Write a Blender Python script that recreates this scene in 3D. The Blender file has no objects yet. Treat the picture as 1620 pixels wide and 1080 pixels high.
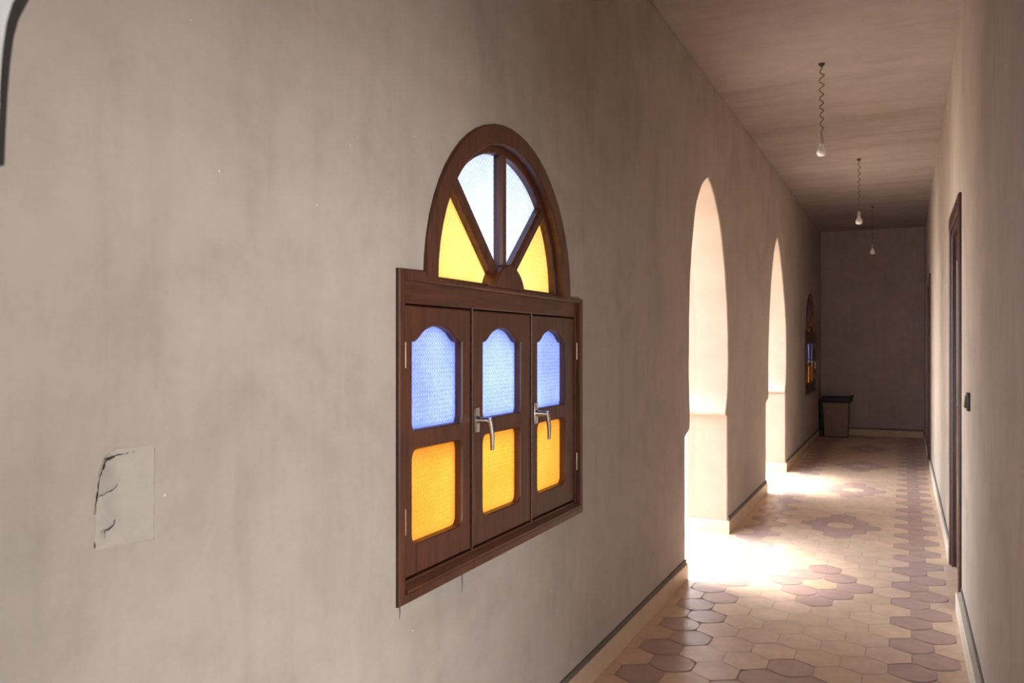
import bpy, bmesh, math, random
from mathutils import Vector
from mathutils.geometry import delaunay_2d_cdt
rnd = random.Random(7)
S = bpy.context.scene
C = S.collection
PI = math.pi

# ------------------------------------------------------------------ dimensions (metres)
XL, XR = -1.176, 0.275          # faces of the left and right corridor walls
CEIL, YEND, YBACK = 3.17, 13.7, -2.6
WT = 0.30                       # thickness of the arcade wall

# ------------------------------------------------------------------ node helpers
def new_mat(name):
    m = bpy.data.materials.new(name); m.use_nodes = True
    nt = m.node_tree; b = nt.nodes['Principled BSDF']
    return m, nt, b

def N(nt, t, **kw):
    n = nt.nodes.new(t)
    for k, v in kw.items():
        if k.startswith('i_'): n.inputs[int(k[2:])].default_value = v
        else: setattr(n, k, v)
    return n

def coord(nt, scale=(1, 1, 1)):
    tc = N(nt, 'ShaderNodeTexCoord'); mp = N(nt, 'ShaderNodeMapping')
    mp.inputs['Scale'].default_value = scale
    nt.links.new(tc.outputs['Object'], mp.inputs['Vector'])
    return mp.outputs['Vector']

def noise(nt, vec, scale, detail=4, rough=.55, dist=0):
    n = N(nt, 'ShaderNodeTexNoise'); nt.links.new(vec, n.inputs['Vector'])
    n.inputs['Scale'].default_value = scale; n.inputs['Detail'].default_value = detail
    n.inputs['Roughness'].default_value = rough; n.inputs['Distortion'].default_value = dist
    return n.outputs['Fac']

def ramp(nt, fac, stops):
    r = N(nt, 'ShaderNodeValToRGB'); e = r.color_ramp.elements
    while len(e) < len(stops): e.new(.5)
    for el, (p, c) in zip(e, stops):
        el.position = p; el.color = (*c, 1) if len(c) == 3 else c
    nt.links.new(fac, r.inputs['Fac'])
    return r.outputs['Color']

def mixc(nt, fac, a, b, mode='MIX'):
    m = N(nt, 'ShaderNodeMix', data_type='RGBA', blend_type=mode)
    for sock, v in ((0, fac), (6, a), (7, b)):
        if hasattr(v, 'links'): nt.links.new(v, m.inputs[sock])
        else: m.inputs[sock].default_value = v if sock == 0 else (*v, 1)
    return m.outputs[2]

def mth(nt, op, a, b=0.0):
    m = N(nt, 'ShaderNodeMath', operation=op)
    for k, v in ((0, a), (1, b)):
        if hasattr(v, 'links'): nt.links.new(v, m.inputs[k])
        else: m.inputs[k].default_value = v
    return m.outputs[0]

def bump(nt, h, b, strength=.3, dist=.01):
    n = N(nt, 'ShaderNodeBump'); n.inputs['Strength'].default_value = strength
    n.inputs['Distance'].default_value = dist
    nt.links.new(h, n.inputs['Height']); nt.links.new(n.outputs[0], b.inputs['Normal'])

def plaster(name, base, streak=(1, 1, .12), var=.12, specks=False, rough=.9, sf=14, lo_s=.93):
    m, nt, b = new_mat(name)
    lo = tuple(c*(1-var*1.5) for c in base); hi = tuple(min(1, c*(1+var)) for c in base)
    v = coord(nt)
    n1 = noise(nt, v, 1.6, 6, .62, .6)
    col = ramp(nt, n1, [(.3, lo), (.52, base), (.75, hi)])
    n2 = noise(nt, coord(nt, streak), sf, 3, .6)
    col = mixc(nt, .75, col, ramp(nt, n2, [(.3, (lo_s, lo_s-.005, lo_s-.01)), (.5, (1, 1, 1)), (.8, (1.03, 1.03, 1.02))]), 'MULTIPLY')
    n3 = noise(nt, v, 9, 5, .7)
    col = mixc(nt, .6, col, ramp(nt, n3, [(.3, (.88, .87, .85)), (.55, (1, 1, 1)), (.75, (1.06, 1.06, 1.05))]), 'MULTIPLY')
    if specks:
        vo = N(nt, 'ShaderNodeTexVoronoi'); nt.links.new(v, vo.inputs['Vector']); vo.inputs['Scale'].default_value = 16
        msk = noise(nt, v, 3.1, 2, .5)
        f = mth(nt, 'MULTIPLY', mth(nt, 'LESS_THAN', vo.outputs['Distance'], .035), mth(nt, 'GREATER_THAN', msk, .56))
        col = mixc(nt, f, col, (.72, .71, .69))
    nt.links.new(col, b.inputs['Base Color'])
    b.inputs['Roughness'].default_value = rough
    b.inputs['Specular IOR Level'].default_value = .2
    h = mth(nt, 'ADD', noise(nt, v, 5, 6, .6), mth(nt, 'MULTIPLY', n2, .35))
    bump(nt, h, b, .35, .012)
    return m

def wood(name, base, rough=.42, along='Z', coat=.06):
    m, nt, b = new_mat(name)
    sc = {'Z': (1, 1, .06), 'Y': (1, .06, 1), 'X': (.06, 1, 1)}[along]
    v = coord(nt, sc)
    n1 = noise(nt, v, 60, 5, .65, .4)
    dk = tuple(c*.45 for c in base); hi = tuple(c*1.35 for c in base)
    col = ramp(nt, n1, [(.3, dk), (.52, base), (.75, hi)])
    n2 = noise(nt, coord(nt), 7, 3, .5)
    col = mixc(nt, .6, col, ramp(nt, n2, [(.3, (.7, .7, .7)), (.7, (1.15, 1.1, 1.05))]), 'MULTIPLY')
    nt.links.new(col, b.inputs['Base Color'])
    b.inputs['Roughness'].default_value = rough
    b.inputs['Specular IOR Level'].default_value = .35
    b.inputs['Coat Weight'].default_value = coat; b.inputs['Coat Roughness'].default_value = .25
    bump(nt, n1, b, .15, .003)
    return m

def plain(name, col, rough=.5, metal=0, var=.1):
    m, nt, b = new_mat(name)
    n1 = noise(nt, coord(nt), 30, 3, .5)
    c = ramp(nt, n1, [(.3, tuple(x*(1-var) for x in col)), (.7, tuple(min(1, x*(1+var)) for x in col))])
    nt.links.new(c, b.inputs['Base Color'])
    b.inputs['Roughness'].default_value = rough; b.inputs['Metallic'].default_value = metal
    return m

def pane_glass(name, deep, light, cell=.013, trans=.0, sheen=.12):
    """pressed-pattern coloured glass: light passes it diffusely"""
    m, nt, b = new_mat(name); nt.nodes.remove(b)
    out = nt.nodes['Material Output']
    tc = N(nt, 'ShaderNodeTexCoord'); sp = N(nt, 'ShaderNodeSeparateXYZ'); nt.links.new(tc.outputs['Object'], sp.inputs[0])
    sy = mth(nt, 'SINE', mth(nt, 'MULTIPLY', sp.outputs[1], 2*PI/cell))
    sz = mth(nt, 'SINE', mth(nt, 'MULTIPLY', sp.outputs[2], 2*PI/cell))
    n1 = noise(nt, coord(nt), 150, 2, .6)
    h = mth(nt, 'ADD', mth(nt, 'MULTIPLY', mth(nt, 'MULTIPLY', sy, sz), .3), mth(nt, 'ADD', mth(nt, 'MULTIPLY', mth(nt, 'ADD', sy, sz), .08), n1))
    big = noise(nt, coord(nt), 6, 2, .5)
    h2 = mth(nt, 'ADD', h, mth(nt, 'MULTIPLY', mth(nt, 'SUBTRACT', big, .5), .5))
    col = ramp(nt, h2, [(.15, deep), (.9, light)])
    tr = N(nt, 'ShaderNodeBsdfTranslucent'); nt.links.new(col, tr.inputs['Color'])
    gl = N(nt, 'ShaderNodeBsdfGlossy'); gl.inputs['Roughness'].default_value = .15
    bp = N(nt, 'ShaderNodeBump'); bp.inputs['Strength'].default_value = .5; bp.inputs['Distance'].default_value = .003
    nt.links.new(h, bp.inputs['Height'])
    nt.links.new(bp.outputs[0], gl.inputs['Normal'])
    tp = N(nt, 'ShaderNodeBsdfTransparent'); nt.links.new(col, tp.inputs['Color'])
    m1 = N(nt, 'ShaderNodeMixShader'); m1.inputs[0].default_value = trans
    nt.links.new(tr.outputs[0], m1.inputs[1]); nt.links.new(tp.outputs[0], m1.inputs[2])
    fr = N(nt, 'ShaderNodeFresnel'); fr.inputs['IOR'].default_value = 1.3
    m2 = N(nt, 'ShaderNodeMixShader'); nt.links.new(mth(nt, 'MULTIPLY', fr.outputs[0], sheen*3), m2.inputs[0])
    nt.links.new(m1.outputs[0], m2.inputs[1]); nt.links.new(gl.outputs[0], m2.inputs[2])
    nt.links.new(m2.outputs[0], out.inputs['Surface'])
    return m

# ------------------------------------------------------------------ materials
M = {}
M['wall'] = plaster('grey_plaster', (.455, .400, .352), var=.10, specks=True)
M['wall_r'] = plaster('right_plaster', (.50, .43, .37))
M['end'] = plaster('end_plaster', (.44, .365, .325), var=.06)
M['ceil'] = plaster('ceiling_plaster', (.40, .345, .312), streak=(.10, 1, 1), var=.07, sf=4.5, lo_s=.80)
M['white'] = plaster('white_plaster', (.8, .8, .8), var=.04)
M['base'] = plaster('baseboard_tile', (.62, .47, .33), var=.08, rough=.45)
M['base_r'] = plaster('baseboard_cream', (.72, .63, .53), var=.06, rough=.5)
M['gap_shade'] = plaster('gap_shade_grey', (.16, .145, .125), var=.2)
M['patch'] = plaster('patch_plaster', (.475, .43, .38), streak=(1, 1, 1), var=.1)
M['crack'] = plain('dark_crack', (.035, .03, .027), .95)
M['wood'] = wood('varnished_wood', (.100, .034, .017))
M['wood_y'] = wood('varnished_wood_rail', (.100, .034, .017), along='Y')
M['dark_reveal'] = plain('near_black_reveal', (.008, .006, .005), .9)
M['door'] = wood('door_wood', (.075, .030, .024), rough=.3)
M['steel'] = plain('chromed_metal', (.62, .60, .57), .25, 1)
M['brass'] = plain('old_brass', (.34, .23, .15), .35, 1)
M['blue'] = pane_glass('blue_pressed_glass', (.215, .275, .53), (.44, .505, .77))
M['yellow'] = pane_glass('amber_pressed_glass', (.49, .29, .08), (.63, .43, .17))
M['pale'] = pane_glass('pale_blue_glass', (.36, .46, .74), (.68, .73, .84), cell=.02)
M['lemon'] = pane_glass('yellow_fan_glass', (.58, .46, .18), (.70, .58, .36), cell=.017)
M['cord'] = plain('cord', (.10, .075, .055), .7)
M['socket'] = plain('lamp_socket', (.42, .35, .29), .5)
M['switch'] = plain('dark_plastic', (.045, .024, .018), .4)
M['bin'] = plain('brown_bin', (.26, .18, .13), .7)
M['lid'] = plain('black_lid', (.022, .02, .022), .6)

def bulb_mat():
    m, nt, b = new_mat('frosted_bulb')
    b.inputs['Base Color'].default_value = (.85, .80, .76, 1)
    b.inputs['Roughness'].default_value = .25
    b.inputs['Subsurface Weight'].default_value = .4
    b.inputs['Subsurface Radius'].default_value = (.03, .03, .03)
    return m
M['bulb'] = bulb_mat()

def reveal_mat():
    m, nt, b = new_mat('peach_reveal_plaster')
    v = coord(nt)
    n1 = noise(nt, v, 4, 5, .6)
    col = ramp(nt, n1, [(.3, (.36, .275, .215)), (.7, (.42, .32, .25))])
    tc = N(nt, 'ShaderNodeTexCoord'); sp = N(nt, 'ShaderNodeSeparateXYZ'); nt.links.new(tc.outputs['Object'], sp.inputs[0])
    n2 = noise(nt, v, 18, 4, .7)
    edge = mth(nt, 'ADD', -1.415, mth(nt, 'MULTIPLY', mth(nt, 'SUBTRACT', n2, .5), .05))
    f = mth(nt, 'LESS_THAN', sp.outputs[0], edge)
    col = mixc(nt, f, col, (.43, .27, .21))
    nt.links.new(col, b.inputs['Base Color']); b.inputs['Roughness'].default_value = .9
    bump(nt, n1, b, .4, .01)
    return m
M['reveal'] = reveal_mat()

def tile_mat():
    m, nt, b = new_mat('cement_tiles')
    at = N(nt, 'ShaderNodeAttribute', attribute_name='tint')
    v = coord(nt)
    n1 = noise(nt, v, 11, 5, .65)
    col = mixc(nt, .8, at.outputs['Color'], ramp(nt, n1, [(.3, (.84, .82, .8)), (.7, (1.08, 1.07, 1.06))]), 'MULTIPLY')
    n2 = noise(nt, v, 1.1, 3, .5)
    col = mixc(nt, .7, col, ramp(nt, n2, [(.35, (.88, .86, .84)), (.65, (1.04, 1.04, 1.03))]), 'MULTIPLY')
    nt.links.new(col, b.inputs['Base Color'])
    nt.links.new(ramp(nt, n1, [(.3, (.42,)*3), (.7, (.28,)*3)]), b.inputs['Roughness'])
    b.inputs['Specular IOR Level'].default_value = .5
    bump(nt, noise(nt, v, 6, 3, .5), b, .12, .01)
    return m
M['tile'] = tile_mat()
M['grout'] = plaster('grout', (.58, .45, .37), streak=(1, 1, 1))
M['ground'] = plaster('sandy_ground', (.58, .49, .41), streak=(1, 1, 1))

# ------------------------------------------------------------------ mesh helpers
def link(name, me, mat, parent=None):
    o = bpy.data.objects.new(name, me); C.objects.link(o)
    for mm in (mat if isinstance(mat, (list, tuple)) else [mat]): me.materials.append(mm)
    if parent: o.parent = parent
    return o

def from_bm(name, bm, mat, parent=None, smooth=None):
    me = bpy.data.meshes.new(name)
    bmesh.ops.recalc_face_normals(bm, faces=bm.faces[:])
    bm.to_mesh(me); bm.free()
    if smooth is not None:
        for p in me.polygons: p.use_smooth = True
        me.set_sharp_from_angle(angle=math.radians(smooth))
    return link(name, me, mat, parent)

def area(l): return .5*sum(l[i][0]*l[(i+1) % len(l)][1]-l[(i+1) % len(l)][0]*l[i][1] for i in range(len(l)))

def clean(l):
    o = []
    for p in l:
        if not o or math.dist(p, o[-1]) > 1e-5: o.append(p)
    if math.dist(o[0], o[-1]) < 1e-5: o.pop()
    return o

def offset(l, d):
    """move a loop to its left by d"""
    n = len(l); out = []
    for i in range(n):
        a, b, c = Vector(l[i-1]), Vector(l[i]), Vector(l[(i+1) % n])
        e1, e2 = (b-a).normalized(), (c-b).normalized()
        n1, n2 = Vector((-e1.y, e1.x)), Vector((-e2.y, e2.x))
        k = n1+n2
        k = n1 if k.length < 1e-4 else k/max(.35, k.length_squared/2)
        p = b+k*d; out.append((p.x, p.y))
    return out

def inside(p, l):
    c = False
    for i in range(len(l)):
        (x0, y0), (x1, y1) = l[i-1], l[i]
        if (y0 > p[1]) != (y1 > p[1]) and p[0] < (x1-x0)*(p[1]-y0)/(y1-y0)+x0: c = not c
    return c

def fill(ls):
    """triangles (as (loop, index) pairs) filling the first loop less the others"""
    pts, ids, es = [], [], []
    for a, l in enumerate(ls):
        s = len(pts); pts += [Vector(p) for p in l]; ids += [(a, i) for i in range(len(l))]
        es += [(s+i, s+(i+1) % len(l)) for i in range(len(l))]
    vc, _, fs, ov, _, _ = delaunay_2d_cdt(pts, es, [], 0, 1e-7)
    out = []
    for f in fs:
        c = sum((vc[i] for i in f), Vector((0, 0)))/len(f)
        if inside(c, ls[0]) and not any(inside(c, h) for h in ls[1:]): out.append([ids[ov[i][0]] for i in f])
    return out

def add_plate(bm, outer, holes, w0, w1, mp, ch=0.0, side_mat=0):
    """a sheet with holes in the (u,v) plane between depths w0 and w1; ch chamfers the w1 edges"""
    loops = [clean(outer)]+[clean(h) for h in holes]
    if area(loops[0]) < 0: loops[0].reverse()
    for h in loops[1:]:
        if area(h) > 0: h.reverse()
    s = 1 if w1 > w0 else -1
    def cap(ls, w):
        vs = [[bm.verts.new(mp(u, v, w)) for u, v in l] for l in ls]
        for t in fill(ls): bm.faces.new([vs[a][i] for a, i in t])
        return vs
    back = cap(loops, w0)
    if ch > 0:
        front = cap([offset(l, ch) for l in loops], w1)
        mid = [[bm.verts.new(mp(u, v, w1-s*ch)) for u, v in l] for l in loops]
        bands = [(back, mid), (mid, front)]
    else:
        front = cap(loops, w1); bands = [(back, front)]
    for A, B in bands:
        for a, b in zip(A, B):
            for i in range(len(a)):
                j = (i+1) % len(a)
                f = bm.faces.new((a[i], a[j], b[j], b[i])); f.material_index = side_mat

def add_box(bm, x0, x1, y0, y1, z0, z1):
    vs = [bm.verts.new((x, y, z)) for x in (x0, x1) for y in (y0, y1) for z in (z0, z1)]
    for f in ((0, 1, 3, 2), (4, 6, 7, 5), (0, 4, 5, 1), (2, 3, 7, 6), (0, 2, 6, 4), (1, 5, 7, 3)):
        bm.faces.new([vs[i] for i in f])

def bevel(bm, w, seg=2, ang=40):
    bmesh.ops.recalc_face_normals(bm, faces=bm.faces[:])
    es = [e for e in bm.edges if len(e.link_faces) == 2 and e.calc_face_angle(0) > math.radians(ang)]
    bmesh.ops.bevel(bm, geom=es, offset=w, segments=seg, affect='EDGES', profile=.6)

def box(name, b, mat, parent=None, bev=0.0):
    bm = bmesh.new(); add_box(bm, *b)
    if bev: bevel(bm, bev)
    return from_bm(name, bm, mat, parent, 35 if bev else None)

def add_tube(bm, pts, r, n=8, cap=True):
    rings = []
    for i, p in enumerate(pts):
        p = Vector(p)
        t = (Vector(pts[min(i+1, len(pts)-1)])-Vector(pts[max(i-1, 0)])).normalized()
        a = t.cross(Vector((0, 0, 1)) if abs(t.z) < .9 else Vector((1, 0, 0))).normalized(); b = t.cross(a)
        rr = r[i] if isinstance(r, (list, tuple)) else r
        rings.append([bm.verts.new(p+(a*math.cos(2*PI*k/n)+b*math.sin(2*PI*k/n))*rr) for k in range(n)])
    for A, B in zip(rings, rings[1:]):
        for k in range(n): bm.faces.new((A[k], A[(k+1) % n], B[(k+1) % n], B[k]))
    if cap:
        bm.faces.new(rings[0][::-1]); bm.faces.new(rings[-1])

def add_lathe(bm, prof, n=20):
    """prof: (radius, z) about the local z axis"""
    rings = []
    for r, z in prof:
        rings.append([bm.verts.new((0, 0, z))] if r < 1e-6 else [bm.verts.new((r*math.cos(2*PI*k/n), r*math.sin(2*PI*k/n), z)) for k in range(n)])
    for A, B in zip(rings, rings[1:]):
        for k in range(n):
            j = (k+1) % n
            if len(A) == 1 and len(B) == 1: continue
            if len(A) == 1: bm.faces.new((A[0], B[k], B[j]))
            elif len(B) == 1: bm.faces.new((A[k], A[j], B[0]))
            else: bm.faces.new((A[k], A[j], B[j], B[k]))

def tag(o, label, cat, group=None, kind=None):
    o['label'] = label; o['category'] = cat
    if group: o['group'] = group
    if kind: o['kind'] = kind
    return o

def empty(name, loc, rz=0):
    o = bpy.data.objects.new(name, None); C.objects.link(o)
    o.location = loc; o.rotation_euler[2] = rz; o.empty_display_size = .1
    return o

def copy_tree(o, parent=None):
    c = o.copy(); C.objects.link(c)
    if parent: c.parent = parent
    for ch in list(o.children): copy_tree(ch, c)
    return c

def smooth_path(pts, n=4, jit=0.0):
    """Catmull-Rom through an open list of points"""
    out = []
    for i in range(len(pts)-1):
        p0, p1, p2, p3 = pts[max(i-1, 0)], pts[i], pts[i+1], pts[min(i+2, len(pts)-1)]
        for k in range(n):
            t = k/n; q = []
            for c in (0, 1):
                q.append(.5*(2*p1[c]+(p2[c]-p0[c])*t+(2*p0[c]-5*p1[c]+4*p2[c]-p3[c])*t*t+(3*p1[c]-p0[c]-3*p2[c]+p3[c])*t**3))
            if jit and (i or k): q = [c+rnd.uniform(-jit, jit) for c in q]
            out.append(tuple(q))
    out.append(tuple(pts[-1]))
    return out

# ------------------------------------------------------------------ the corridor shell
def jagged(y, z0, z1, step=.12, a=.004):
    n = max(2, int(abs(z1-z0)/step)); return [(y+rnd.uniform(-a, a)*(0 < i < n), z0+(z1-z0)*i/n) for i in range(n+1)]

J = .004
open1 = (jagged(4.832, 0, .845) + [(4.90, .868), (4.945, .885)] +
         smooth_path([(4.95, .90), (4.955, .96), (4.935, 1.15), (4.933, 1.36), (4.958, 1.77), (5.02, 2.03), (5.11, 2.25), (5.27, 2.42), (5.478, 2.515)], 4, J) +
         smooth_path([(5.478, 2.515), (5.69, 2.42), (5.90, 2.22), (6.05, 1.92), (6.14, 1.61), (6.165, 1.33), (6.14, 1.05), (6.07, .90)], 4, J)[1:] +
         [(6.075, .882), (6.125, .872)] + jagged(6.13, .86, 0))
open2 = (jagged(7.99, 0, .845) + [(8.06, .865), (8.14, .875)] +
         smooth_path([(8.155, .90), (8.16, .98), (8.155, 1.25), (8.20, 1.55), (8.33, 1.99), (8.50, 2.28), (8.62, 2.41), (8.772, 2.505)], 4, J) +
         smooth_path([(8.772, 2.505), (8.93, 2.41), (9.06, 2.28), (9.315, 1.92), (9.465, 1.575), (9.485, 1.25), (9.46, 1.0), (9.37, .89)], 4, J)[1:] +
         [(9.37, .875), (9.40, .868)] + jagged(9.39, .85, 0))
outline = [(YBACK, 0)] + open1 + open2 + [(YEND, 0), (YEND, CEIL), (YBACK, CEIL)]

W1, W2 = 2.42, 12.02            # centres of the two stained-glass windows along the wall
SILL = .725
def window_hole(yc):
    r = .515
    pts = [(yc-.65, SILL+.015), (yc+.65, SILL+.015), (yc+.65, SILL+.86)]
    pts += [(yc+r*math.cos(a), SILL+.858+r*math.sin(a)) for a in [PI*k/28 for k in range(29)]]
    pts += [(yc-.65, SILL+.86)]
    return pts
patch_hole = [(.899, 1.078), (1.002, 1.068), (1.004, 1.214), (.935, 1.222), (.916, 1.212), (.907, 1.19)]

left_map = lambda u, v, w: (XL+w, u, v)
bm = bmesh.new()
add_plate(bm, outline, [window_hole(W1), window_hole(W2), patch_hole], -WT, 0, left_map, .007, 1)
o = from_bm('wall_left', bm, [M['wall'], M['reveal']], smooth=30)
tag(o, 'long grey plaster wall on the left with two pointed arch openings', 'wall', kind='structure')

D1, D2 = (4.98, 5.87), (10.38, 11.14)          # clear openings of the two doors in the right wall
DH = 2.12
right_map = lambda u, v, w: (XR-w, u, v)
r_out = [(YBACK, 0), (.75, 0), (.75, 2.05), (1.95, 2.05), (1.95, 0), (D1[0], 0), (D1[0], DH), (D1[1], DH), (D1[1], 0),  # first gap is an unseen opening, added to light the near left wall
         (D2[0], 0), (D2[0], DH), (D2[1], DH), (D2[1], 0), (YEND, 0), (YEND, CEIL), (YBACK, CEIL)]
bm = bmesh.new(); add_plate(bm, r_out, [], -.2, 0, right_map, .005)
tag(from_bm('wall_right', bm, M['wall_r'], smooth=30), 'plain beige plaster wall on the right with dark doors', 'wall', kind='structure')

tag(box('wall_end', (XL-WT, XR+.2, YEND, YEND+.15, 0, CEIL), M['end']), 'shaded brown wall closing the far end of the corridor', 'wall', kind='structure')
bm = bmesh.new()
add_plate(bm, [(XL-WT, 0), (XR+.2, 0), (XR+.2, CEIL), (XL-WT, CEIL)], [[(-1.0, .25), (.2, .25), (.2, 1.35), (-1.0, 1.35)]], YBACK-.15, YBACK, lambda u, v, w: (u, w, v))  # low unseen opening, added to send light forward from behind the viewer
tag(from_bm('wall_back', bm, M['white']), 'wall behind the viewer with a low opening added to let light in', 'wall', kind='structure')
tag(box('ceiling', (XL-WT, XR+5.5, YBACK-5, YEND+.15, CEIL, CEIL+.12), M['ceil']), 'brownish plaster corridor ceiling with brush streaks, added overhang blocking sun outside', 'ceiling', kind='structure')  # slab runs past the right and back walls to keep sun off the ground

# near cross arch with a splayed dark reveal (only its left haunch is seen)
def crossloop(px):  # both loops listed from the floor on the left round to the floor on the right
    return px
far_l = [(-.84, 0), (-.84, 1.572), (-.787, 1.574), (-.785, 1.605), (-.782, 1.642), (-.778, 1.672), (-.773, 1.695), (-.765, 1.712), (-.749, 1.729),
         (-.71, 1.757), (-.64, 1.80), (-.5, 1.88), (-.30, 1.95)]
near_l = [(-.76, 0), (-.76, 1.552), (-.702, 1.554), (-.701, 1.58), (-.699, 1.622), (-.697, 1.64), (-.694, 1.658), (-.690, 1.674), (-.682, 1.690),
          (-.645, 1.717), (-.58, 1.76), (-.47, 1.84), (-.29, 1.91)]
def mirror(l, xc): return l+[(2*xc-x, z) for x, z in l[-2::-1]]
far_l, near_l = mirror(far_l, -.30), mirror(near_l, -.29)
bm = bmesh.new()
YN, YF = .44, .50
def face_cap(loop, y):
    l = [(XL, 0)]+loop+[(XR, 0), (XR, CEIL), (XL, CEIL)]
    r = [bm.verts.new((u, y, v)) for u, v in l]
    for t in fill([l]):
        f = bm.faces.new([r[i] for _, i in t]); f.material_index = int(y == YN)
    return r
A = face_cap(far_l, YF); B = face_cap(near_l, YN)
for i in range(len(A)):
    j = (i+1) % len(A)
    f = bm.faces.new((A[i], A[j], B[j], B[i])); f.material_index = 2  # reveal faces carry the near-black colour
tag(from_bm('wall_near', bm, [M['wall'], M['white'], M['dark_reveal']]), 'white edge of a near archway with dark curved reveal, top left corner', 'archway', kind='structure')

# baseboards
BH = .097
def baseboard(name, foot, mat, label):
    bm = bmesh.new(); add_plate(bm, foot[0], [], 0, BH, lambda u, v, w: (u, v, w), .004)
    o = from_bm(name, bm, mat, smooth=30); tag(o, label, 'baseboard', kind='structure')
    bm = bmesh.new(); add_plate(bm, foot[1], [], BH, BH+.024, lambda u, v, w: (u, v, w))
    from_bm('gap_shade_strip', bm, M['gap_shade'], o)  # dark strip: shade of the gap under the plaster edge, put into colour
def u_foot(y0, y1, t, near, far):
    x1, xo = XL+t, XL-WT
    p = [(XL, y0 if not near else y0), (XL, y1)]
    q = []
    if far: q += [(xo, y1), (xo, y1+t), (x1, y1+t)]
    else: q += [(x1, y1)]
    if near: q += [(x1, y0-t), (xo, y0-t), (xo, y0)]
    else: q += [(x1, y0)]
    return p+q
for y0, y1, n, f, lab in ((.5, 4.832, 0, 1, 'tan tiled skirting under the near stained glass window'), (6.13, 7.99, 1, 1, 'tan tiled skirting round the pillar between the arches'),
                          (9.39, YEND, 1, 0, 'tan tiled skirting on the left wall beyond the arches')):
    baseboard('baseboard_left', (u_foot(y0, y1, .014, n, f), u_foot(y0, y1, .008, 0, 0)), M['base'], lab)
for y0, y1, lab in ((1.95, D1[0]-.09, 'cream skirting on the right wall before the near door'), (D1[1]+.09, D2[0]-.09, 'cream skirting between the two right hand doors'),
                    (D2[1]+.09, YEND, 'cream skirting beyond the far right hand door')):
    baseboard('baseboard_right', ([(XR, y0), (XR, y1), (XR-(.03 if y0 < 3 else .018), y1), (XR-(.03 if y0 < 3 else .018), y0)], [(XR, y0), (XR, y1), (XR-.006, y1), (XR-.006, y0)]), M['base_r'], lab)
baseboard('baseboard_end', ([(XL+.014, YEND), (XR-.015, YEND), (XR-.015, YEND-.015), (XL+.014, YEND-.015)], [(XL+.014, YEND), (XR-.015, YEND), (XR-.015, YEND-.006), (XL+.014, YEND-.006)]), M['base'], 'tan skirting along the far end wall')

# floor of hexagonal cement tiles: border rows and diamond flowers in plum on peach
bm = bmesh.new()
lay = bm.loops.layers.float_color.new('tint')
PX, PY, X0, Y0 = .19, .1715, -.443, 5.08
def hexagon(cx, cy, inset, rounding):
    hx, hy = PX/2-inset, PY*2/3-inset*1.15
    c = [(0, hy), (-hx, hy/2), (-hx, -hy/2), (0, -hy), (hx, -hy/2), (hx, hy/2)]
    p = []
    for i in range(6):
        a, b = c[i], c[(i+1) % 6]
        for k in range(4): p.append((a[0]+(b[0]-a[0])*k/4, a[1]+(b[1]-a[1])*k/4))
    for _ in range(rounding):
        p = [((p[i-1][0]+2*p[i][0]+p[(i+1) % 24][0])/4, (p[i-1][1]+2*p[i][1]+p[(i+1) % 24][1])/4) for i in range(24)]
    return [(cx+x, cy+y) for x, y in p]
star = {(0, -2), (0, 2), (1, 0), (-1, 0)}
for r in range(-32, 54):
    for k in range(-6, 5):
        cx = X0+PX*k+(PX/2 if r % 2 else 0); cy = Y0+PY*r
        if cx < XL-.30 or cx > XR+.1 or cy > YEND+.1 or cy < YBACK: continue
        fr = ((r+5) % 10)-5
        dark = (fr in (2, -2) and k == 0) or (fr == 0 and k in (1, -1)) or (fr in (1, -1) and k in (0, -1))
        dark = dark or (r % 2 == 0 and k in (3, -3)) or (r % 2 == 1 and k in (2, -3))
        outer = (abs(cx-X0) > .62)
        j = rnd.uniform(.94, 1.05)
        col = (.55*j, .385*j, .35*j) if dark else (.78*j, .57*j, .43*j*rnd.uniform(.96, 1.03))
        pts = hexagon(cx, cy, .0016 if not dark else .0030, 2 if dark else 0)
        f = bm.faces.new([bm.verts.new((x, y, 0)) for x, y in pts])
        for l in f.loops: l[lay] = (*col, 1)
gv = [bm.verts.new(p) for p in ((XL-WT, YBACK-.15, -.002), (XR+.2, YBACK-.15, -.002), (XR+.2, YEND+.15, -.002), (XL-WT, YEND+.15, -.002))]
gf = bm.faces.new(gv); gf.material_index = 1
gv2 = [bm.verts.new((v.co.x, v.co.y, -.12)) for v in gv]
for i in range(4):
    f = bm.faces.new((gv[i], gv2[i], gv2[(i+1) % 4], gv[(i+1) % 4])); f.material_index = 1
me = bpy.data.meshes.new('floor')
for f in bm.faces: f.normal_update()
bmesh.ops.reverse_faces(bm, faces=[f for f in bm.faces if abs(f.normal.z) > .5 and f.normal.z < 0])
bm.to_mesh(me); bm.free()
tag(link('floor', me, [M['tile'], M['grout']]), 'peach hexagonal cement tile floor with plum borders and flowers', 'floor', kind='structure')

bm = bmesh.new(); add_box(bm, -40, 40, -30, 50, -.2, -.06)
tag(from_bm('ground', bm, M['ground']), 'bright sandy ground outside the arches', 'ground', kind='structure')

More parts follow.
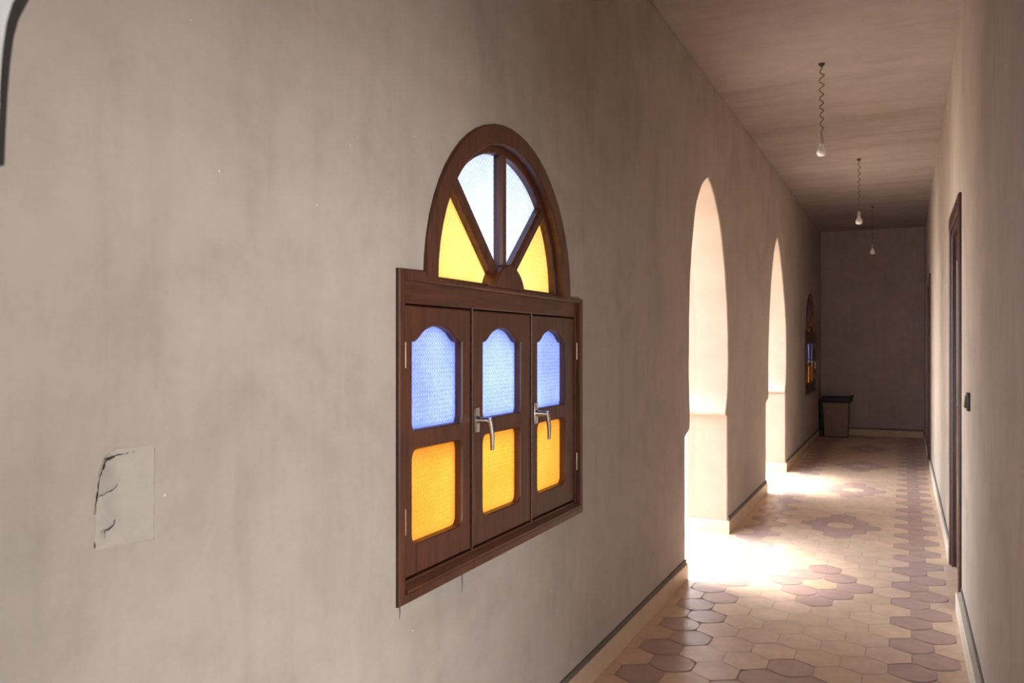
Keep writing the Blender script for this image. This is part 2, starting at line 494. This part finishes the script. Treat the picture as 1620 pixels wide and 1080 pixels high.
# ------------------------------------------------------------------ stained-glass window
def build_window():
    R = empty('window', (XL, W1, SILL))
    mp = lambda u, v, w: (w, u, v)
    sp = .857                                    # spring line of the fanlight above the sill
    def arcpts(r, a0=0, a1=PI, n=28, yc=0.0): return [(yc+r*math.cos(a0+(a1-a0)*k/n), sp+r*math.sin(a0+(a1-a0)*k/n)) for k in range(n+1)]
    # casing: a proud moulding round the whole outline, then the inner frame
    hw = .662
    out = [(-hw, 0), (hw, 0), (hw, sp)]+arcpts(.53)+[(-.531, sp+.019), (-hw, sp+.015)]
    rect_in = [(-.632, .028), (.632, .028), (.632, sp-.016), (-.632, sp-.013)]
    fan = [(.465, sp+.0)]+arcpts(.465)[1:-1]+[(-.465, sp+.0)]
    bm = bmesh.new()
    add_plate(bm, out, [rect_in, fan], -.06, .012, mp, .004)
    from_bm('frame', bm, M['wood'], R, 30)
    # inner frame: posts between and around the leaves
    leaves = ((-.618, -.250), (-.240, .188), (.202, .608))
    top, bot = .780, .058
    bm = bmesh.new()
    holes = [[(a-.004, bot-.004), (b+.004, bot-.004), (b+.004, top+.004), (a-.004, top+.004)] for a, b in leaves]
    add_plate(bm, [(-.634, .026), (.634, .026), (.634, sp), (-.634, sp)], holes, -.065, -.002, mp, .003)
    stops = [[(a+.006, bot+.006), (b-.006, bot+.006), (b-.006, top-.006), (a+.006, top-.006)] for a, b in leaves]
    add_plate(bm, [(-.634, .026), (.634, .026), (.634, sp), (-.634, sp)], stops, -.066, -.0525, mp)
    from_bm('inner_frame', bm, M['wood_y'], R, 30)
    # sloping ledge under the leaves
    bm = bmesh.new()
    v = [bm.verts.new(p) for u in (-.631, .631) for p in ((-.004, u, .028), (.016, u, .028), (.016, u, .036), (-.004, u, .050))]
    for f in ((0, 1, 2, 3), (7, 6, 5, 4), (0, 4, 5, 1), (1, 5, 6, 2), (2, 6, 7, 3), (3, 7, 4, 0)): bm.faces.new([v[i] for i in f])
    from_bm('ledge', bm, M['wood_y'], R)
    # three leaves, each with two openings
    openings = ((-.573, -.302), (-.167, .108), (.252, .517))
    for idx, ((a, b), (g0, g1)) in enumerate(zip(leaves, openings)):
        gw = g1-g0; gc = (g0+g1)/2
        def cathedral(gc=gc, gw=gw):
            h = gw/2; y0, ys, yt = .445, .682, .727
            top_l = smooth_path([(-h, ys), (-h*.82, ys+.004), (-h*.56, ys+.028), (-h*.34, yt-.006), (-h*.16, yt)], 4)
            p = [(h*.94, y0), (h, y0+.018)]+[(-x, y) for x, y in top_l]+list(reversed(top_l))+[(-h, y0+.018), (-h*.94, y0)]
            return [(gc+x, y) for x, y in p]
        def lowshape(gc=gc, gw=gw):
            h = gw/2; y0, y1, c = .140, .393, .026
            p = []
            for cx, cy, a in ((h-c, y1-c, 0), (-h+c, y1-c, 90), (-h+c, y0+c, 180), (h-c, y0+c, 270)):
                p += [(cx+c*math.cos(math.radians(a+t)), cy+c*math.sin(math.radians(a+t))) for t in (0, 22, 45, 68, 90)]
            return [(gc+x, y) for x, y in p]
        up, lo = cathedral(), lowshape()
        bm = bmesh.new()
        add_plate(bm, [(a, bot), (b, bot), (b, top), (a, top)], [up, lo], -.052, -.006, mp, .004)
        leaf = from_bm('casement', bm, M['wood'], R, 30)
        for nm, lp, mat in (('blue_pane', up, M['blue']), ('amber_pane', lo, M['yellow'])):
            bm = bmesh.new(); big = offset(lp if area(lp) > 0 else lp[::-1], -.012)
            add_plate(bm, big, [], -.033, -.030, mp)
            # slip the pane into the groove behind the opening
            from_bm(nm, bm, mat, leaf)['label'] = 'blue pressed glass pane' if nm[0] == 'b' else 'amber pressed glass pane'
        # hinges on the outer leaves
        if idx != 1:
            uh = a-.006 if idx == 0 else b+.008
            for zc in (.648, .212):
                bm = bmesh.new(); add_tube(bm, [(.002, uh, zc-.034), (.002, uh, zc+.034)], .0055, 10)
                add_tube(bm, [(.002, uh, zc+.034), (.002, uh, zc+.040)], [.0045, .001], 10)
                from_bm('hinge', bm, M['brass'], leaf, 40)['label'] = 'narrow metal hinge'
        # lever handles on the middle and right leaves
        if idx:
            uh, zh = (a+.022, .445) if idx == 1 else (a+.024, .432)
            bm = bmesh.new()
            add_box(bm, -.006, .002, uh-.014, uh+.014, zh-.038, zh+.038); bevel(bm, .004)
            add_tube(bm, [(.0, uh, zh), (.010, uh, zh), (.034, uh+.004, zh), (.040, uh+.008, zh-.004)], [.013, .009, .008, .008], 12)
            add_tube(bm, [(.038, uh+.006, zh+.006), (.040, uh+.012, zh-.015), (.042, uh+.018, zh-.05), (.040, uh+.022, zh-.092)], [.008, .008, .0075, .006], 10)
            from_bm('handle', bm, M['steel'], leaf, 40)['label'] = 'chrome lever handle'
    # fanlight: rim, spokes, dome and four panes
    bm = bmesh.new()
    rim_o = [(.468, sp-.002)]+arcpts(.468)[1:-1]+[(-.468, sp-.002)]
    cut = [(.442, sp+.012)]+[(.442*math.cos(PI*k/28), sp+max(.012, .442*math.sin(PI*k/28))) for k in range(1, 28)]+[(-.442, sp+.012)]
    add_plate(bm, rim_o, [cut], -.058, -.018, mp, .004)
    from_bm('fanlight_rim', bm, M['wood'], R, 30)
    for ang in (43, 90, 137):
        d = Vector((math.cos(math.radians(ang)), math.sin(math.radians(ang)))); n = Vector((-d.y, d.x))
        p = [Vector((0, sp))+d*r+n*s for r, s in ((.06, -.021), (.45, -.021), (.45, .021), (.06, .021))]
        bm = bmesh.new(); add_plate(bm, [tuple(q) for q in p], [], -.055, -.014, mp, .009)
        from_bm('spoke', bm, M['wood'], R)
    prof = [(.113, 0), (.105, .018), (.092, .040), (.074, .058), (.050, .074), (.025, .083), (0, .086)]
    dome = [(x, sp-.004+z) for x, z in prof]+[(-x, sp-.004+z) for x, z in prof[-2::-1]]
    bm = bmesh.new(); add_plate(bm, dome, [], -.05, .010, mp, .005)
    from_bm('dome', bm, M['wood'], R, 30)
    for a0, a1, mat, lab in ((0, 43, 'lemon', 'yellow fan shaped pane'), (43, 90, 'pale', 'pale blue fan shaped pane'), (90, 137, 'pale', 'pale blue fan shaped pane'), (137, 180, 'lemon', 'yellow fan shaped pane')):
        p = [(0, sp+.0)]+[(.455*math.cos(math.radians(a0+(a1-a0)*k/10)), sp+.455*math.sin(math.radians(a0+(a1-a0)*k/10))) for k in range(11)]
        bm = bmesh.new(); add_plate(bm, p, [], -.047, -.044, mp)
        from_bm('fanlight_pane', bm, M[mat], R)['label'] = lab
    return R
win = build_window()
win.name = 'window_1'
tag(win, 'near stained glass window with dark wood arched frame, blue and amber panes', 'window', kind='structure')
w2 = copy_tree(win); w2.location.y = W2; w2.name = 'window_2'
tag(w2, 'small distant stained glass window by the far left corner', 'window', kind='structure')

# ------------------------------------------------------------------ doors in the right wall
def build_door(name, y0, y1, label):
    R = empty(name, (XR, (y0+y1)/2, 0)); w = (y1-y0)/2
    mp = lambda u, v, t: (-t, u, v)
    bm = bmesh.new()
    cw = .075
    add_plate(bm, [(-w-cw, 0), (-w, 0), (-w, DH), (w, DH), (w, 0), (w+cw, 0), (w+cw, DH+cw+.01), (-w-cw, DH+cw+.01)], [], 0, .016, mp, .005)
    from_bm('casing', bm, M['door'], R, 30)
    bm = bmesh.new()
    add_plate(bm, [(-w, 0), (-w+.035, 0), (-w+.035, DH-.035), (w-.035, DH-.035), (w-.035, 0), (w, 0), (w, DH), (-w, DH)], [], -.12, .004, mp, .004)
    from_bm('jamb', bm, M['door'], R, 30)
    lw = w-.037
    panels = [[(s*lw*.52-lw*.36, z0), (s*lw*.52+lw*.36, z0), (s*lw*.52+lw*.36, z1), (s*lw*.52-lw*.36, z1)] for s in (-1, 1) for z0, z1 in ((.18, .85), (1.02, DH-.2))]
    bm = bmesh.new()
    add_plate(bm, [(-lw, .008), (lw, .008), (lw, DH-.04), (-lw, DH-.04)], panels, -.06, -.02, mp, .006)
    leaf = from_bm('door_leaf', bm, M['door'], R, 30)
    for p in panels:
        bm = bmesh.new(); add_plate(bm, p, [], -.05, -.028, mp, .018)
        from_bm('panel', bm, M['door'], leaf, 30)
    tag(R, label, 'door', kind='structure')
build_door('door_1', *D1, 'near dark wood door in the right wall beside the light switch')
build_door('door_2', *D2, 'far dark wood door in the right wall near the corridor end')

# ------------------------------------------------------------------ light switch
sw = empty('light_switch', (XR, 4.33, 1.135))
tag(sw, 'small dark light switch standing proud of the right wall before the near door', 'switch')
bm = bmesh.new(); add_box(bm, -.014, 0, -.042, .042, -.042, .042); bevel(bm, .004)
from_bm('back_box', bm, M['switch'], sw, 40)
bm = bmesh.new()
v = [bm.verts.new(p) for y in (-.028, .028) for p in ((-.013, y, -.030), (-.024, y, -.026), (-.019, y, .028), (-.013, y, .030))]
for f in ((0, 1, 2, 3), (7, 6, 5, 4), (0, 4, 5, 1), (1, 5, 6, 2), (2, 6, 7, 3), (3, 7, 4, 0)): bm.faces.new([v[i] for i in f])
bevel(bm, .002); from_bm('rocker', bm, M['switch'], sw, 40)

# ------------------------------------------------------------------ three bare bulbs on kinked cords
def build_bulb(loc, drop, seed, amp, label):
    rr = random.Random(seed)
    R = empty('pendant_bulb', loc)
    tag(R, label, 'light bulb', 'bare bulbs hanging along the corridor')
    bm = bmesh.new(); add_lathe(bm, [(0, 0), (.020, 0), (.018, -.010), (.008, -.020), (0, -.020)], 14)
    from_bm('ceiling_hook', bm, M['switch'], R, 40)
    n = 90; pts = []
    L = drop-.135
    for i in range(n+1):
        t = i/n; a = amp*(1-.55*t)*min(1, 8*t, 8*(1-t)+.05)
        ph = t*2*PI*L/.055+.5*math.sin(t*9+seed)
        pts.append((a*math.sin(ph), a*.7*math.cos(ph), -.012-L*t))
    bm = bmesh.new(); add_tube(bm, pts, .0033, 6)
    from_bm('cord', bm, M['cord'], R, 60)
    z = -drop
    bm = bmesh.new(); add_lathe(bm, [(0, z+.128), (.009, z+.126), (.014, z+.116), (.0165, z+.095), (.0165, z+.078), (.013, z+.076), (0, z+.076)], 16)
    from_bm('socket', bm, M['socket'], R, 40)
    bm = bmesh.new()
    add_lathe(bm, [(0, z+.084), (.013, z+.083), (.0135, z+.070), (.019, z+.056), (.027, z+.042), (.0305, z+.028), (.0285, z+.014), (.020, z+.004), (.010, z+.0005), (0, z)], 24)
    from_bm('bulb', bm, M['bulb'], R, 70)
    return R
build_bulb((-.467, 5.475, CEIL), .585, 1, .017, 'nearest bare light bulb on a kinked cord from the ceiling')
build_bulb((-.386, 8.44, CEIL), .625, 2, .013, 'middle bare light bulb on a cord, between the nearest and farthest')
build_bulb((-.362, 11.4, CEIL), .615, 3, .010, 'farthest tiny bare light bulb before the dark end wall')

# ------------------------------------------------------------------ bin in the far corner
B0 = empty('waste_bin', (-.93, 13.40, 0))
tag(B0, 'low brown bin with dark lid in the far left corner', 'bin')
bm = bmesh.new()
def frustum(bm, w0, d0, w1, d1, z0, z1):
    v = [bm.verts.new((sx*w, sy*d, z)) for w, d, z in ((w0, d0, z0), (w1, d1, z1)) for sx, sy in ((-1, -1), (1, -1), (1, 1), (-1, 1))]
    for f in ((3, 2, 1, 0), (4, 5, 6, 7), (0, 1, 5, 4), (1, 2, 6, 5), (2, 3, 7, 6), (3, 0, 4, 7)): bm.faces.new([v[i] for i in f])
frustum(bm, .165, .17, .185, .19, .012, .53); bevel(bm, .018)
from_bm('body', bm, M['bin'], B0, 40)
bm = bmesh.new()
frustum(bm, .215, .215, .225, .22, .525, .575); frustum(bm, .215, .21, .20, .20, .575, .605); bevel(bm, .01)
add_box(bm, .195, .235, -.20, .19, .60, .622)
from_bm('lid', bm, M['lid'], B0, 40)['label'] = 'dark overhanging lid'
bm = bmesh.new(); add_box(bm, -.215, -.185, -.19, .19, .0, .53); bevel(bm, .006)
from_bm('side_post', bm, M['lid'], B0, 40)['label'] = 'dark upright side'
bm = bmesh.new(); add_box(bm, -.17, .17, -.17, .17, 0, .016); from_bm('base', bm, M['lid'], B0)

# ------------------------------------------------------------------ filled hole in the near wall
P0 = empty('plaster_patch', (XL, .95, 1.07))
tag(P0, 'roughly filled square hole with dark crack in the near left wall', 'plaster patch')
bm = bmesh.new()
nx, nz = 26, 36
grid = {}
for i in range(nx+1):
    for k in range(nz+1):
        u, v = i/nx, k/nz
        y = -.055+.119*u; z = -.0125+.175*v
        left = math.exp(-((y+.046)/.022)**2)*min(1, max(0, (z-.004)/.03))
        body = .0014*min(1, (1-u)/.12, v/.10, (1-v)/.08) - .0016*(1-min(1, (1-u)/.12, v/.10, (1-v)/.08))
        dip = body - left*(.0035+.0085*max(0, math.sin(v*10+.4))**2) - .004*left
        dip += rnd.uniform(-.0005, .0005)
        grid[i, k] = bm.verts.new((dip, y, z))
for i in range(nx):
    for k in range(nz): bm.faces.new((grid[i, k], grid[i+1, k], grid[i+1, k+1], grid[i, k+1]))
from_bm('filler', bm, M['patch'], P0, 60)
crack_w = .0008
def crack(pts, r):
    p = smooth_path([(y, z) for y, z in pts], 5, .0011)
    n = len(p)
    bm = bmesh.new(); add_tube(bm, [(crack_w, y, z) for y, z in p], [max(.0004, r*math.sin(PI*(.06+.88*i/(n-1)))*rnd.uniform(.35, 1.35)) for i in range(n)], 6)
    from_bm('crack', bm, M['crack'], P0, 60)['label'] = 'thin dark crack'
def pxy(px, py):  # position along the wall / height of a spot on the patch, in metres from its corner
    return (-.048+(px-160)/80*.1, 1.22-(py-720)/132*.146-1.07)
crack([pxy(215, 721), pxy(190, 722), pxy(176, 726), pxy(168, 731), pxy(163, 745), pxy(160, 751)], .0019)
crack([pxy(160, 748), pxy(158, 770), pxy(156, 782), pxy(153, 805)], .0010)
crack([pxy(156, 786), pxy(157, 781), pxy(168, 777), pxy(180, 773), pxy(187, 766)], .0009)
crack([pxy(183, 818), pxy(181, 826), pxy(174, 831), pxy(168, 832), pxy(168, 843)], .0010)

# drip stains under the near window
for y, z0, z1 in ((1.775, .722, .690), (2.105, .722, .668)):
    bm = bmesh.new(); add_tube(bm, [(XL+.0003, y, z0), (XL+.0004, y+.001, (z0+z1)/2), (XL, y-.001, z1)], [.0018, .0013, .0006], 6)
    from_bm('drip_stain', bm, M['crack'], bpy.data.objects['wall_left'])['label'] = 'short dark drip mark'

# ------------------------------------------------------------------ light
w = bpy.data.worlds.new('sky'); S.world = w; w.use_nodes = True
nt = w.node_tree; bg = nt.nodes['Background']
tc = N(nt, 'ShaderNodeTexCoord'); sp = N(nt, 'ShaderNodeSeparateXYZ'); nt.links.new(tc.outputs['Generated'], sp.inputs[0])
nt.links.new(ramp(nt, sp.outputs[2], [(0, (1.0, .97, .93)), (.25, (.93, .96, 1.0)), (1, (.70, .84, 1.0))]), bg.inputs['Color'])
bg.inputs['Strength'].default_value = 8.2

def area_light(name, loc, rot, sx, sy, power=0, color=(1, 1, 1), portal=False):
    l = bpy.data.lights.new(name, 'AREA'); l.shape = 'RECTANGLE'; l.size = sx; l.size_y = sy
    l.energy = power; l.color = color
    if portal: l.cycles.is_portal = True
    o = bpy.data.objects.new(name, l); C.objects.link(o); o.location = loc; o.rotation_euler = rot
    return o
H = PI/2
sl = bpy.data.lights.new('sun', 'SUN'); sl.energy = 12.5; sl.angle = math.radians(18); sl.color = (1, .86, .72)
so = bpy.data.objects.new('sun', sl); C.objects.link(so); so.location = (-6, 6, 12)
so.rotation_euler = Vector((math.cos(math.radians(70)), -.10, -math.sin(math.radians(70)))).to_track_quat('-Z', 'Y').to_euler()
area_light('portal_arch', (XL-WT-.01, 5.48, 1.26), (0, -H, 0), 2.52, 1.34, portal=True)
area_light('portal_arch', (XL-WT-.01, 8.70, 1.26), (0, -H, 0), 2.52, 1.50, portal=True)
area_light('portal_side', (XR+.21, 1.35, 1.03), (0, H, 0), 2.05, 1.2, portal=True)
area_light('portal_back', (-.4, YBACK-.16, .8), (H, 0, 0), 1.2, 1.1, portal=True)
for y in (W1, W2): area_light('portal_glass', (XL-WT-.01, y, 1.42), (0, -H, 0), 1.40, 1.32, portal=True)

area_light('fill_side', (1.5, 1.45, 1.15), (0, H, 0), 1.9, 1.3, 14, (.74, .88, 1.0))  # added fill lamp beyond the side opening, brightens and cools the near wall
area_light('fill_back', (-.4, YBACK-.5, .75), (H, 0, 0), 1.1, .9, 55, (.86, .93, 1.0))  # added fill lamp behind the viewer, brightens the near archway face

# ------------------------------------------------------------------ camera
cam = bpy.data.cameras.new('camera'); co = bpy.data.objects.new('camera', cam); C.objects.link(co)
co.location = (0, 0, 1.4); co.rotation_euler = (H, 0, math.radians(25.67))
cam.sensor_width = 36; cam.lens = 36*1290/1620; cam.shift_y = 5/1620
cam.clip_start = .02
cam.dof.use_dof = True; cam.dof.focus_distance = 2.7; cam.dof.aperture_fstop = 6.3
S.camera = co

S.view_settings.view_transform = 'Standard'
S.view_settings.look = 'None'
S.view_settings.exposure = 0
S.cycles.max_bounces = 12; S.cycles.diffuse_bounces = 8; S.cycles.transmission_bounces = 6; S.cycles.transparent_max_bounces = 8
S.cycles.sample_clamp_indirect = 6
S.cycles.use_denoising = True
